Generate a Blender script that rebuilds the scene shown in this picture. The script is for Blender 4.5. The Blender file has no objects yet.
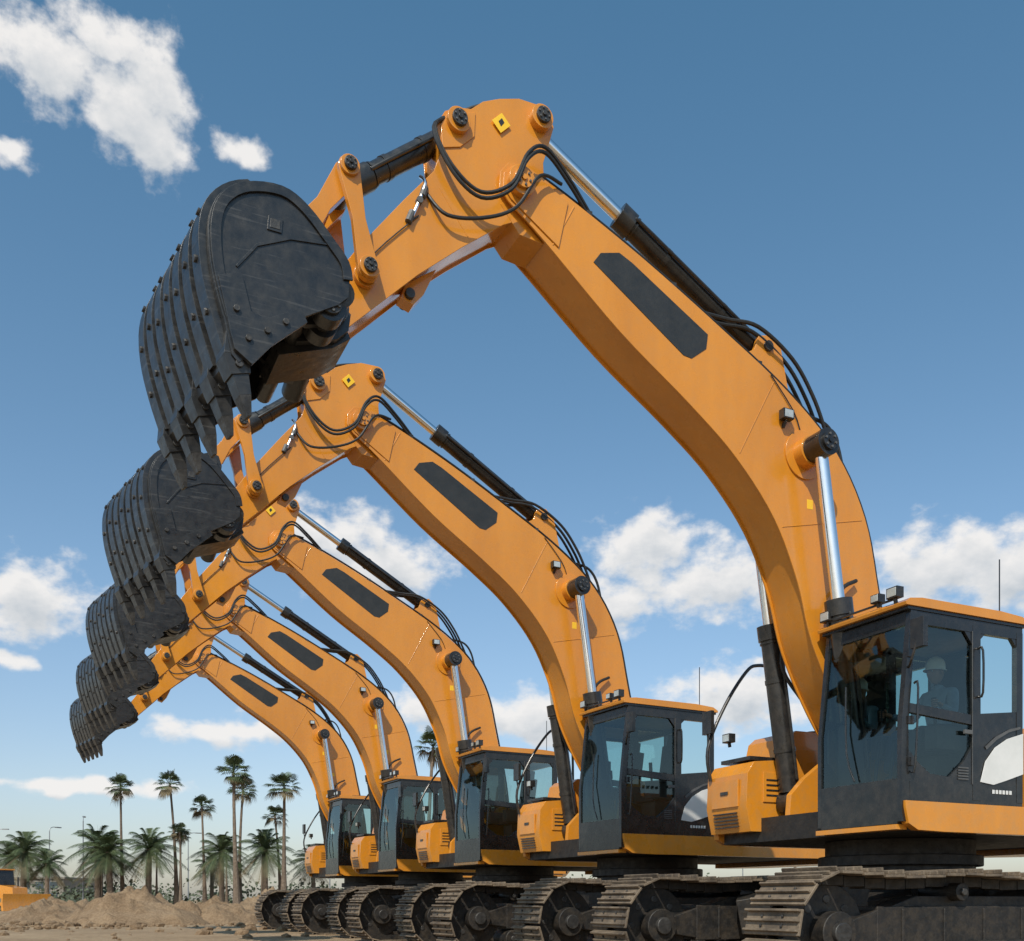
import bpy, bmesh, math, random
from mathutils import Vector, Matrix, noise
random.seed(7)
R=math.radians
scene=bpy.context.scene
scene.view_settings.view_transform='Standard'
scene.view_settings.look='None'
scene.view_settings.exposure=0

# ------------------------------------------------------------------ materials
def newmat(name):
    m=bpy.data.materials.new(name); m.use_nodes=True
    nt=m.node_tree; nt.nodes.clear()
    out=nt.nodes.new('ShaderNodeOutputMaterial')
    return m,nt,out
def pbr(name,c1,c2,scale=3.0,rough=(.35,.5),metal=0.0,bump=0.0,bscale=60,coat=0.0,detail=4,dust=None,spec=.5,streak=False,scratch=None):
    m,nt,out=newmat(name); N=nt.nodes.new; L=nt.links.new
    b=N('ShaderNodeBsdfPrincipled'); L(b.outputs[0],out.inputs[0])
    tc=N('ShaderNodeTexCoord')
    oi=N('ShaderNodeObjectInfo')
    add=N('ShaderNodeVectorMath'); add.operation='ADD'
    mp=N('ShaderNodeVectorMath'); mp.operation='SCALE'
    cmb=N('ShaderNodeCombineXYZ')
    L(oi.outputs['Random'],cmb.inputs[0]); L(oi.outputs['Random'],cmb.inputs[2])
    L(cmb.outputs[0],mp.inputs[0]); mp.inputs['Scale'].default_value=37.0
    L(tc.outputs['Object'],add.inputs[0]); L(mp.outputs[0],add.inputs[1])
    vec=add.outputs[0]
    n=N('ShaderNodeTexNoise'); n.inputs['Scale'].default_value=scale; n.inputs['Detail'].default_value=detail; n.inputs['Roughness'].default_value=.65
    if streak:
        mm=N('ShaderNodeMapping'); mm.inputs['Scale'].default_value=(1,1,.22); L(vec,mm.inputs[0]); L(mm.outputs[0],n.inputs['Vector'])
    else: L(vec,n.inputs['Vector'])
    cr=N('ShaderNodeValToRGB'); cr.color_ramp.elements[0].position=.33; cr.color_ramp.elements[1].position=.68
    cr.color_ramp.elements[0].color=(*c1,1); cr.color_ramp.elements[1].color=(*c2,1)
    L(n.outputs[0],cr.inputs[0])
    col=cr.outputs[0]
    if dust:
        dc,amt,zt=dust
        sx=N('ShaderNodeSeparateXYZ'); L(tc.outputs['Object'],sx.inputs[0])
        mr=N('ShaderNodeMapRange'); mr.inputs['From Min'].default_value=zt; mr.inputs['From Max'].default_value=0.0
        mr.inputs['To Min'].default_value=amt*.35; mr.inputs['To Max'].default_value=amt; L(sx.outputs[2],mr.inputs[0])
        n3=N('ShaderNodeTexNoise'); n3.inputs['Scale'].default_value=9; n3.inputs['Detail'].default_value=6; n3.inputs['Roughness'].default_value=.75; L(vec,n3.inputs['Vector'])
        r3=N('ShaderNodeMapRange'); r3.inputs['From Min'].default_value=.42; r3.inputs['From Max'].default_value=.66; L(n3.outputs[0],r3.inputs[0])
        mu=N('ShaderNodeMath'); mu.operation='MULTIPLY'; L(mr.outputs[0],mu.inputs[0]); L(r3.outputs[0],mu.inputs[1])
        mx=N('ShaderNodeMix'); mx.data_type='RGBA'; L(mu.outputs[0],mx.inputs[0]); L(col,mx.inputs[6]); mx.inputs[7].default_value=(*dc,1)
        col=mx.outputs[2]
    if scratch:
        sc,smap,amt=scratch
        for q,rot in enumerate(((.2,.5,.3),(1.1,.2,.8))):
            ms=N('ShaderNodeMapping'); ms.inputs['Scale'].default_value=smap; ms.inputs['Rotation'].default_value=rot; L(vec,ms.inputs[0])
            ns=N('ShaderNodeTexNoise'); ns.inputs['Scale'].default_value=2.2; ns.inputs['Detail'].default_value=4; L(ms.outputs[0],ns.inputs['Vector'])
            rs=N('ShaderNodeMapRange'); rs.inputs['From Min'].default_value=.62; rs.inputs['From Max'].default_value=.70; rs.inputs['To Max'].default_value=amt; L(ns.outputs[0],rs.inputs[0])
            mx=N('ShaderNodeMix'); mx.data_type='RGBA'; L(rs.outputs[0],mx.inputs[0]); L(col,mx.inputs[6]); mx.inputs[7].default_value=(*sc,1); col=mx.outputs[2]
    L(col,b.inputs['Base Color'])
    n2=N('ShaderNodeTexNoise'); n2.inputs['Scale'].default_value=scale*4.3; n2.inputs['Detail'].default_value=3; L(vec,n2.inputs['Vector'])
    rr=N('ShaderNodeMapRange'); rr.inputs['From Min'].default_value=.3; rr.inputs['From Max'].default_value=.7
    rr.inputs['To Min'].default_value=rough[0]; rr.inputs['To Max'].default_value=rough[1]
    L(n2.outputs[0],rr.inputs[0]); L(rr.outputs[0],b.inputs['Roughness'])
    b.inputs['Metallic'].default_value=metal
    b.inputs['Coat Weight'].default_value=coat
    b.inputs['Coat Roughness'].default_value=.1
    b.inputs['Specular IOR Level'].default_value=spec
    if bump>0:
        nb=N('ShaderNodeTexNoise'); nb.inputs['Scale'].default_value=bscale; nb.inputs['Detail'].default_value=5; L(vec,nb.inputs['Vector'])
        bp=N('ShaderNodeBump'); bp.inputs['Strength'].default_value=bump; bp.inputs['Distance'].default_value=.02
        L(nb.outputs[0],bp.inputs['Height']); L(bp.outputs[0],b.inputs['Normal'])
    return m
M={}
M['orange']=pbr('orange_paint',(.58,.212,.014),(.72,.278,.022),1.1,(.20,.38),coat=.6,bump=.16,bscale=2.6,detail=7,dust=((.36,.235,.11),.36,5.5),streak=True)
M['black']=pbr('black_paint',(.010,.010,.011),(.020,.020,.020),2.5,(.22,.42),coat=.2,bump=.02,dust=((.16,.13,.1),.4,3.0))
M['cabblack']=pbr('cab_black_paint',(.009,.010,.011),(.016,.016,.017),2.5,(.2,.34),coat=.3,dust=((.16,.13,.1),.25,3.0))
M['bucket']=pbr('bucket_steel',(.008,.0085,.0095),(.020,.020,.021),2.6,(.26,.46),bump=.14,bscale=14,detail=8,spec=.65,scratch=((.10,.095,.09),(1.0,1.0,16.0),.35),dust=((.11,.095,.075),.22,9))
M['worn']=pbr('worn_steel',(.030,.028,.027),(.085,.08,.075),7,(.32,.55),metal=.4,bump=.25,bscale=30,detail=8)
M['chrome']=pbr('chrome_rod',(.80,.81,.83),(.88,.88,.89),4,(.14,.22),metal=1.0)
M['rubber']=pbr('hose_rubber',(.012,.012,.012),(.022,.021,.02),6,(.45,.6))
M['track']=pbr('track_steel_dusty',(.075,.057,.042),(.25,.19,.13),4,(.5,.85),metal=.15,bump=.4,bscale=26,detail=9)
M['under']=pbr('undercarriage_black',(.008,.008,.008),(.018,.016,.015),3,(.45,.7),bump=.3,bscale=20,dust=((.13,.095,.06),.34,1.7))
M['white']=pbr('white_decal',(.62,.62,.60),(.72,.71,.69),3,(.35,.5))
M['decal']=pbr('dark_decal',(.020,.021,.021),(.032,.032,.031),6,(.4,.55),bump=.1,bscale=90)
M['yellow']=pbr('yellow_decal',(.85,.50,.02),(.9,.55,.03),3,(.4,.5))
M['grey']=pbr('grey_plastic',(.07,.07,.07),(.11,.11,.11),5,(.5,.6))
M['seat']=pbr('seat_fabric',(.03,.03,.032),(.06,.06,.062),9,(.8,.9))
M['lamp']=pbr('lamp_lens',(.55,.55,.5),(.75,.74,.68),12,(.05,.15),metal=.5)
M['shirt']=pbr('work_shirt',(.20,.27,.34),(.29,.37,.45),8,(.85,.95))
M['trouser']=pbr('work_trousers',(.03,.04,.06),(.05,.06,.08),8,(.85,.95))
M['skin']=pbr('skin',(.34,.19,.12),(.42,.24,.16),8,(.45,.6))
M['hat']=pbr('hard_hat',(.75,.72,.62),(.8,.78,.7),3,(.3,.4))
m,nt,out=newmat('cab_glass'); N=nt.nodes.new
tr=N('ShaderNodeBsdfTransparent'); tr.inputs[0].default_value=(.64,.76,.74,1)
gl=N('ShaderNodeBsdfGlossy'); gl.inputs['Roughness'].default_value=.02; gl.inputs[0].default_value=(.85,1,.98,1)
fr=N('ShaderNodeFresnel'); fr.inputs[0].default_value=1.85
mx=N('ShaderNodeMixShader'); nt.links.new(fr.outputs[0],mx.inputs[0]); nt.links.new(tr.outputs[0],mx.inputs[1]); nt.links.new(gl.outputs[0],mx.inputs[2]); nt.links.new(mx.outputs[0],out.inputs[0])
M['glass']=m

# ------------------------------------------------------------------ builder
def crom(pts,n=6,closed=False):
    P=[Vector(p) for p in pts]; out=[]
    k=len(P); rng=k if closed else k-1
    for i in range(rng):
        if closed: p0,p1,p2,p3=P[(i-1)%k],P[i],P[(i+1)%k],P[(i+2)%k]
        else: p0,p1,p2,p3=P[max(i-1,0)],P[i],P[i+1],P[min(i+2,k-1)]
        for j in range(n):
            t=j/n
            out.append(.5*((2*p1)+(p2-p0)*t+(2*p0-5*p1+4*p2-p3)*t*t+(3*p1-p0-3*p2+p3)*t**3))
    if not closed: out.append(P[-1].copy())
    return out
def c2(pts,n=5): return [(p.x,p.z) for p in crom([(a,0,b) for a,b in pts],n)]
def offset(pts,d):
    n=len(pts); A=sum(pts[i][0]*pts[(i+1)%n][1]-pts[(i+1)%n][0]*pts[i][1] for i in range(n))
    sg=1 if A>0 else -1; out=[]
    for i in range(n):
        a=Vector(pts[i-1][:2]);b=Vector(pts[i][:2]);c=Vector(pts[(i+1)%n][:2])
        e1=(b-a).normalized(); e2=(c-b).normalized()
        n1=Vector((e1.y,-e1.x))*sg; n2=Vector((e2.y,-e2.x))*sg
        nn=(n1+n2)
        if nn.length<1e-6: nn=n1
        nn.normalize(); k=max(.5,nn.dot(n1))
        out.append(tuple(b+nn*(d/k)))
    return out
class Part:
    def __init__(s,name,bevel=.012,seg=2,ang=32):
        s.name=name;s.v=[];s.f=[];s.m=[];s.mats=[];s.bevel=bevel;s.seg=seg;s.ang=ang
    def mi(s,k):
        if k not in s.mats: s.mats.append(k)
        return s.mats.index(k)
    def add(s,vs,fs,mat):
        o=len(s.v); s.v+= [Vector(x) for x in vs]; k=s.mi(mat)
        for f in fs: s.f.append([o+i for i in f]); s.m.append(k)
    def prism(s,pts,y0,y1,mat):
        n=len(pts); vs=[(p[0],y0,p[1]) for p in pts]+[(p[0],y1,p[1]) for p in pts]
        fs=[list(range(n)),list(range(2*n-1,n-1,-1))]+[[i,(i+1)%n,n+(i+1)%n,n+i] for i in range(n)]
        s.add(vs,fs,mat)
    def box(s,x0,x1,y0,y1,z0,z1,mat):
        vs=[(x,y,z) for x in (x0,x1) for y in (y0,y1) for z in (z0,z1)]
        s.add(vs,[[0,1,3,2],[4,6,7,5],[0,4,5,1],[2,3,7,6],[0,2,6,4],[1,5,7,3]],mat)
    def tbox(s,M4,sx,sy,sz,mat):
        vs=[M4@Vector((x*sx/2,y*sy/2,z*sz/2)) for x in (-1,1) for y in (-1,1) for z in (-1,1)]
        s.add(vs,[[0,1,3,2],[4,6,7,5],[0,4,5,1],[2,3,7,6],[0,2,6,4],[1,5,7,3]],mat)
    def frame(s,d):
        d=d.normalized(); a=Vector((0,1,0)) if abs(d.y)<.9 else Vector((1,0,0))
        x=a.cross(d).normalized(); y=d.cross(x).normalized(); return x,y
    def cyl(s,p0,p1,r,mat,seg=20,r2=None):
        p0=Vector(p0);p1=Vector(p1); r2=r if r2 is None else r2
        x,y=s.frame(p1-p0); vs=[]
        for p,rr in((p0,r),(p1,r2)):
            for i in range(seg):
                a=2*math.pi*i/seg; vs.append(p+(x*math.cos(a)+y*math.sin(a))*rr)
        fs=[[i,(i+1)%seg,seg+(i+1)%seg,seg+i] for i in range(seg)]+[list(range(seg-1,-1,-1)),list(range(seg,2*seg))]
        s.add(vs,fs,mat)
    def beam(s,p0,p1,w,t,mat):
        p0=Vector(p0);p1=Vector(p1);x,y=s.frame(p1-p0); vs=[]
        for p in(p0,p1):
            for a,b in((-1,-1),(1,-1),(1,1),(-1,1)): vs.append(p+x*a*w/2+y*b*t/2)
        s.add(vs,[[0,1,5,4],[1,2,6,5],[2,3,7,6],[3,0,4,7],[3,2,1,0],[4,5,6,7]],mat)
    def tube(s,pts,r,mat,seg=8,n=6,smooth=True):
        P=crom(pts,n) if smooth else [Vector(p) for p in pts]
        vs=[];px=None
        for i,p in enumerate(P):
            d=(P[min(i+1,len(P)-1)]-P[max(i-1,0)]).normalized()
            if px is None: x,y=s.frame(d)
            else:
                x=(px-d*px.dot(d)).normalized(); y=d.cross(x)
            px=x
            for k in range(seg):
                a=2*math.pi*k/seg; vs.append(p+(x*math.cos(a)+y*math.sin(a))*r)
        fs=[]
        for i in range(len(P)-1):
            for k in range(seg): fs.append([i*seg+k,i*seg+(k+1)%seg,(i+1)*seg+(k+1)%seg,(i+1)*seg+k])
        fs.append(list(range(seg-1,-1,-1))); fs.append(list(range((len(P)-1)*seg,len(P)*seg)))
        s.add(vs,fs,mat)
    def mesh(s):
        me=bpy.data.meshes.new(s.name); me.from_pydata([tuple(v) for v in s.v],[],s.f)
        for k in s.mats: me.materials.append(M[k])
        for p,k in zip(me.polygons,s.m): p.material_index=k; p.use_smooth=True
        bm=bmesh.new(); bm.from_mesh(me); bmesh.ops.recalc_face_normals(bm,faces=bm.faces); bm.to_mesh(me); bm.free()
        me.set_sharp_from_angle(angle=R(s.ang))
        if s.bevel>0:
            ob=bpy.data.objects.new('tmp',me); scene.collection.objects.link(ob)
            bv=ob.modifiers.new('b','BEVEL'); bv.width=s.bevel; bv.segments=s.seg; bv.limit_method='ANGLE'; bv.angle_limit=R(s.ang+3); bv.harden_normals=True; bv.use_clamp_overlap=True
            dg=bpy.context.evaluated_depsgraph_get(); me2=bpy.data.meshes.new_from_object(ob.evaluated_get(dg)); me2.name=s.name
            bpy.data.objects.remove(ob); return me2
        return me
parts=[]
def P_(name,**k):
    p=Part(name,**k); parts.append(p); return p
def boss(p,u,h,y0,y1,r,mat='orange',capmat='worn',bolts=6):
    s=1 if y1>y0 else -1
    p.cyl((u,y0,h),(u,y1,h),r,mat,28); p.cyl((u,y1,h),(u,y1+s*.03,h),r*.66,capmat,22)
    p.cyl((u,y1+s*.03,h),(u,y1+s*.045,h),r*.2,capmat,10)
    for i in range(bolts):
        a=2*math.pi*i/bolts+.3; q=(u+math.cos(a)*r*.47,h+math.sin(a)*r*.47)
        p.cyl((q[0],y1+s*.028,q[1]),(q[0],y1+s*.042,q[1]),r*.10,'grey',6)

# ------------------------------------------------------------------ excavator (local: x fwd, y left, z up)
HB=.235
up=[(3.46,7.69),(2.91,7.49),(2.13,7.16),(1.28,6.75),(.37,6.27),(-.29,5.76),(-.70,5.12),(-.90,4.34),(-1.12,3.3),(-1.2,2.6)]
lo=[(-.85,2.4),(-.38,3.0),(.0,3.68),(.20,4.31),(.52,4.94),(1.02,5.49),(1.60,5.92),(2.42,6.45),(3.25,7.10),(3.62,7.36)]
upc=c2(up,5)
bo=upc+[(-1.13,2.42),(-.98,2.36)]+c2(lo,5)+[(3.70,7.45),(3.69,7.58),(3.62,7.67)]
bm_=P_('boom',bevel=.009)
bm_.prism(bo,-HB,HB,'orange')
bo2=offset(bo,.03)
bm_.prism(bo2,HB,HB+.018,'orange'); bm_.prism(bo2,-HB-.018,-HB,'orange')
SF=HB+.018
for y in(-1,1):
    boss(bm_,3.53,7.52,y*SF,y*(SF+.08),.135,'orange','orange')
    bm_.cyl((.145,y*SF,5.66),(.145,y*.40,5.66),.16,'orange',28); bm_.cyl((.145,y*SF,5.66),(.145,y*(SF+.02),5.66),.26,'orange',36)
    boss(bm_,-1.03,2.6,y*SF,y*.34,.16)
    for (a,b) in (((.55,6.36),(1.0,5.52)),((2.95,7.49),(3.18,7.06)),((-.68,5.1),(.44,4.85))):
        bm_.beam((a[0],y*(SF+.001),a[1]),(b[0],y*(SF+.001),b[1]),.014,.008,'orange')
    dp=[(3.62,7.36),(3.70,7.45),(3.69,7.58),(3.60,7.67),(3.40,7.68),(3.02,7.50),(3.12,7.05)]
    y0,y1=sorted((y*SF,y*(SF+.014))); bm_.prism(dp,y0,y1,'orange')
br=[(.25,6.22),(.38,6.78),(.52,6.9),(.68,6.86),(.74,6.7),(.95,6.58)]
bm_.prism(br,-.17,-.12,'orange'); bm_.prism(br,.12,.17,'orange')
bm_.cyl((.56,-.2,6.77),(.56,.2,6.77),.055,'worn')
bm_.prism([(3.25,7.08),(3.62,7.38),(3.70,7.33),(3.5,7.10)],-.2,.2,'orange')
bm_.prism([(2.2,7.17),(2.16,7.3),(2.08,7.3),(2.02,7.12)],-.03,.03,'orange')
dc=P_('decals',bevel=.003,seg=1)
pan=[(2.74,7.02),(2.66,7.13),(2.45,7.19),(2.3,7.13),(1.40,6.65),(1.42,6.50),(1.60,6.36),(1.70,6.37)]
for y in(-1,1):
    y0,y1=sorted((y*SF,y*(SF+.005))); dc.prism(pan,y0,y1,'decal')
dc.prism([(3.79,8.06),(3.69,8.16),(3.60,8.07),(3.70,7.97)],.213,.217,'yellow')
dc.prism([(3.725,8.07),(3.69,8.11),(3.665,8.075),(3.70,8.03)],.217,.220,'decal')
for (x,z) in((.02,5.1),(-.25,4.5)): dc.prism([(x,z),(x+.08,z),(x+.08,z+.10),(x,z+.10)],SF,SF+.003,'yellow')
HA=.18
ar=P_('arm',bevel=.009)
am=[(4.335,7.42),(4.27,7.60),(4.30,7.86),(4.23,7.99),(4.12,8.06),(3.98,8.09),(3.86,8.20),(3.70,8.28),(3.50,8.35),(3.30,8.36),(3.20,8.31),(3.16,8.22),(3.20,8.08),(3.27,7.85),(3.25,7.5),(3.32,7.36),(3.46,7.28),(3.68,7.16),(4.10,6.83),(4.52,6.47),(5.10,5.90),(5.20,5.80),(5.30,5.77),(5.42,5.80),(5.46,5.9),(5.40,6.02),(5.02,6.56),(4.615,7.08)]
ar.prism(am,-HA,HA,'orange'); am2=offset(am,.02); ar.prism(am2,HA,HA+.016,'orange'); ar.prism(am2,-HA-.016,-HA,'orange')
AF=HA+.016
for y in(-1,1):
    for (u,h,r,w) in((4.13,7.93,.11,.26),(3.29,8.23,.11,.27),(5.0,6.3,.10,.25)): boss(ar,u,h,y*AF,y*w,r)
    ar.beam((4.30,y*AF,7.3),(4.02,y*AF,6.93),.014,.008,'orange')
    y0,y1=sorted((y*AF,y*(AF+.012)))
    ar.prism([(3.95,8.08),(4.23,7.98),(4.29,7.86),(4.27,7.66),(4.1,7.72),(3.96,7.86)],y0,y1,'orange')
ar.prism([(4.40,6.56),(4.58,6.42),(4.62,6.30),(4.5,6.26),(4.40,6.38),(4.28,6.64)],-.07,.07,'orange')
ar.cyl((4.54,-.11,6.34),(4.54,.11,6.34),.045,'worn')
lk=P_('bucket_linkage',bevel=.012)
Q=(5.17,7.12);G=(5.0,6.3);E=(5.56,6.50); PV=(5.34,5.85)
def linkbar(p,a,b,r,y0,y1,mat):
    a=Vector(a);b=Vector(b);d=(b-a).normalized();nrm=Vector((-d.y,d.x)); ang=math.atan2(nrm.y,nrm.x);pts=[]
    for i in range(9):
        t=ang+math.pi*i/8; pts.append((a.x+r*math.cos(t),a.y+r*math.sin(t)))
    mid=(a+b)/2
    pts.append(tuple(mid-nrm*r*.62))
    for i in range(9):
        t=ang+math.pi+math.pi*i/8; pts.append((b.x+r*math.cos(t),b.y+r*math.sin(t)))
    pts.append(tuple(mid+nrm*r*.62))
    p.prism(pts,y0,y1,mat)
for y in(-1,1):
    linkbar(lk,Q,G,.095,*sorted((y*.28,y*.34)),'orange')
    linkbar(lk,Q,E,.11,*sorted((y*.15,y*.25)),'orange')
    boss(lk,Q[0],Q[1],y*.34,y*.37,.085,'orange'); boss(lk,G[0],G[1],y*.34,y*.38,.09,'orange')
lk.cyl((Q[0],-.37,Q[1]),(Q[0],.37,Q[1]),.05,'worn')
lk.cyl((E[0],-.4,E[1]),(E[0],.4,E[1]),.055,'worn')
lk.beam((5.37,-.2,6.8),(5.37,.2,6.8),.12,.12,'orange')
bk=P_('bucket',bevel=.010)
DZ=-.07
prof=[(5.33,5.86),(5.36,5.99),(5.478,6.13),(5.676,6.33),(5.87,6.42),(6.137,6.37),(6.307,6.23),(6.375,6.03),(6.365,5.74),(6.30,5.45),(6.20,5.14)]
prof=[(a,b+DZ) for a,b in prof]
pc=c2(prof,4); HW=.9; TB=math.tan(R(9.5))
side=pc+[(6.14,5.05),(6.01,5.17),(5.72,5.40),(5.42,5.58),(5.34,5.66)]
def off_curve(c,d):
    o=[]
    for i,p in enumerate(c):
        a=Vector(c[max(i-1,0)]);b=Vector(c[min(i+1,len(c)-1)]);t=(b-a).normalized(); o.append((p[0]-t.y*d,p[1]+t.x*d))
    return o
def strip(a,b,y0,y1,mat): bk.prism([*a]+[*reversed(b)],y0,y1,mat)
bk.prism(side,HW-.03,HW,'bucket'); bk.prism(side,-HW,-HW+.03,'bucket')
cut=[(6.35,5.55),(6.23,5.03),(6.10,4.94),(5.95,5.12),(5.68,5.36),(5.73,5.46),(6.0,5.31),(6.11,5.34),(6.18,5.62)]
bk.prism(cut,HW,HW+.035,'bucket'); bk.prism(cut,-HW-.035,-HW,'bucket')
for (u,h) in((6.13,5.13),(5.99,5.22),(6.22,5.33),(5.85,5.32)):
    for y in(-1,1): bk.cyl((u,y*(HW+.035),h),(u,y*(HW+.055),h),.024,'worn',8)
strip(off_curve(pc,.012),off_curve(pc,-.035),-HW+.03,HW-.03,'bucket')
nr=7
for i in range(nr):
    yc=-HW+.15+(2*HW-.30)*i/(nr-1)
    rc=pc[(15 if i%2 else 18):]
    o_=off_curve(rc,.082); i_=off_curve(rc,.005)
    o_[0]=((i_[0][0]*.8+o_[0][0]*.2),(i_[0][1]*.8+o_[0][1]*.2))
    strip(o_,i_,yc-.082,yc+.082,'bucket')
    # plug-weld bolts on the wear plates
    for q in (10,15,20) if i%2 else (8,13,18):
        if q<len(rc):
            a=Vector(o_[q]);b=Vector(i_[q]);n_=(a-b).normalized(); bk.cyl((a.x,yc,a.y),(a.x+n_.x*.018,yc,a.y+n_.y*.018),.028,'worn',8)
for y in(-1,1):
    y0,y1=sorted((y*HW,y*(HW+.018))); strip(off_curve(pc,.02),off_curve(pc,-.055),y0,y1,'bucket')
    y0,y1=sorted((y*(HW-.05),y*(HW-.005))); strip(off_curve(pc[8:],.03),off_curve(pc[8:],.005),y0,y1,'bucket')
lip=[(6.30,5.28),(6.24,5.0),(6.19,4.95),(6.11,5.02),(6.20,5.28)]
bk.prism(lip,-HW,HW,'bucket')
d=Vector((-.26,-.965)).normalized(); nn=Vector((-d.y,d.x))
for i in range(5):
    yc=-HW+.11+(2*HW-.22)*i/4
    base=Vector((6.205,5.05))
    for (t0,t1,w0,w1,h0,h1,mt) in((-.16,.02,.10,.095,.03,.095,'bucket'),(.02,.17,.095,.08,.095,.075,'bucket'),(.17,.32,.07,.062,.062,.045,'bucket'),(.32,.47,.062,.045,.045,.014,'worn')):
        vs=[]
        for t,w,h in((t0,w0,h0),(t1,w1,h1)):
            c=base+d*t
            for a,b in((-1,-1),(1,-1),(1,1),(-1,1)):
                q=c+nn*b*h; vs.append((q.x,yc+a*w,q.y))
        bk.add(vs,[[0,1,5,4],[1,2,6,5],[2,3,7,6],[3,0,4,7],[3,2,1,0],[4,5,6,7]],mt)
    c=base+d*.10; bk.cyl((c.x,yc-.105,c.y),(c.x,yc+.105,c.y),.03,'worn',10)
bk.prism([(5.86,6.12),(5.97,6.12),(5.98,6.01),(5.87,6.01)],HW,HW+.010,'bucket')
bk.prism([(5.88,6.10),(5.955,6.10),(5.96,6.03),(5.885,6.03)],HW+.010,HW+.014,'worn')
strip([(5.50,6.02),(5.8,5.98),(6.05,5.86),(6.2,5.66)],[(5.50,6.035),(5.8,6.0),(6.06,5.88),(6.215,5.67)],HW-.002,HW+.010,'bucket')
for v in bk.v: v.x=v.x+(HW-v.y)*TB
for y in(-1,1):
    y0,y1=sorted((y*.28,y*.35))
    bk.prism([(5.16,5.86),(5.18,5.72),(5.28,5.62),(5.62,5.52),(6.0,5.85),(6.2,6.33),(6.05,6.45),(5.72,6.57),(5.58,6.63),(5.48,6.60),(5.44,6.48),(5.48,6.15)],y0,y1,'bucket')
    boss(bk,PV[0],PV[1],y*.35,y*.44,.14,'bucket')
    bk.cyl((5.38,y*.5,5.78),(5.38,y*.87,5.70),.10,'bucket',18)
bk.prism([(5.14,5.70),(5.3,5.58),(5.75,5.42),(5.80,5.50),(5.35,5.68),(5.18,5.78)],-.27,.27,'bucket')
bk.cyl((5.66,-.82,5.60),(5.66,.86,5.60),.075,'bucket',18)
bk.box(5.45,5.75,-.55,.62,5.62,5.86,'bucket')
for y in (.70,.44): boss(bk,5.47,5.60,y,y+.15,.13,'bucket')
bk.prism([(5.33,5.70),(5.40,5.55),(5.62,5.50),(5.78,5.6),(5.7,5.85),(5.4,5.9)],.60,.66,'bucket')

cy=P_('hydraulic_cylinders',bevel=.006)
def hyd(rod,base,y,rb,rr,frac):
    a=Vector((rod[0],y,rod[1]));b=Vector((base[0],y,base[1]));d=b-a;m=a+d*frac
    e=d.normalized()
    cy.cyl(a,m,rr,'chrome',24); cy.cyl(m,b-e*rb,rb,'black',28)
    cy.cyl(m-e*.04,m+e*.13,rb*1.22,'black',28); cy.cyl(m+e*.15,m+e*.17,rb*1.12,'black',28)
    for p in(a,b): cy.cyl(p-Vector((0,rb*.85,0)),p+Vector((0,rb*.85,0)),rb*1.15,'black',24)
    cy.tube([m+e*.12+Vector((0,rb*1.15,0)),m+e*.3+Vector((0,rb*1.25,0)),b-e*.25+Vector((0,rb*1.25,0))],.018,'black',8,3)
    for t in(.3,.7):
        p=m+(b-m)*t; cy.cyl(p-e*.025,p+e*.025,rb*1.08,'black',24)
hyd((3.24,8.27),(.56,6.79),0,.105,.062,.36)
hyd(Q,(4.13,7.95),0,.095,.055,.16)
for y in(-.60,.5):
    hyd((.145,5.66),(-.42,2.05),y,.12,.070,.45)
    boss(cy,.145,5.66,y*.8,y*1.26,.14,'black','black')
cy.cyl((.145,-.68,5.66),(.145,.62,5.66),.075,'black')
hs=P_('hydraulic_hoses',bevel=0)
for k in range(2):
    o=.05*k
    hs.tube([(4.18-o,.15,8.02),(4.36+o*.3,.25,7.78),(4.22,.30,7.46-o),(3.95,.33,7.28-o),(3.66,.37,7.42-o),(3.50,.38,7.74-o),(3.3,.34,7.88-o),(3.02,.28,7.72-o),(2.75,.2,7.52-o)],.017,'rubber')
    hs.tube([(4.2,-.12+o,8.05),(4.05,-.1+o,8.2),(3.8,-.06+o,8.30+o),(3.5,-.05+o,8.44)],.018,'rubber')
hs.tube([(4.42,.20,7.2),(4.25,.27,7.02),(3.9,.30,7.08),(3.6,.34,7.24),(3.36,.34,7.60),(3.1,.28,7.64)],.016,'rubber')
hs.tube([(4.46,.14,7.38),(4.44,.22,7.28),(4.5,.225,7.1),(4.56,.22,6.95)],.016,'chrome')
hs.cyl((4.44,.21,7.24),(4.47,.22,7.15),.032,'grey',10); hs.cyl((4.56,.21,6.99),(4.60,.215,6.89),.032,'grey',10); hs.cyl((4.50,.2,7.10),(4.50,.25,7.10),.03,'grey',10)
for j,y in enumerate((.10,.15,.205)):
    pts=[]
    for i in range(2,46,2):
        p=upc[i]; a=Vector(upc[i-1]);b=Vector(upc[min(i+1,len(upc)-1)]);t=(b-a).normalized()
        n_=Vector((t.y,-t.x))
        if n_.dot(Vector((-.6,1)))<0: n_=-n_
        pts.append((p[0]+n_.x*(.05+.012*j),y,p[1]+n_.y*(.05+.012*j)))
    hs.tube(pts,.017,'orange' if j<2 else 'rubber',8,2)
for y in(.05,-.05,.15):
    hs.tube([(1.45,y,6.93),(1.1,y+.03,6.92),(.75,y+.10,6.89),(.3,y+.10,6.66),(.0,y+.08,6.34),(-.2,y+.05,6.02),(-.33,y,5.80)],.02,'rubber')
for y in(.16,-.16): hs.tube([(.0,y,6.15),(-.26,y,6.1),(-.42,y,5.9),(-.52,y,5.5)],.02,'rubber')
for i in (6,12,18,26,32,38):
    p=upc[i]; hs.box(p[0]-.03,p[0]+.03,.07,.235,p[1]-.02,p[1]+.085,'worn')
for y in(-.3,.3): hs.tube([(-.3,y,3.2),(-.1,y*1.3,3.6),(-.25,y*1.2,4.2),(-.55,y,4.4)],.022,'rubber')
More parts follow.
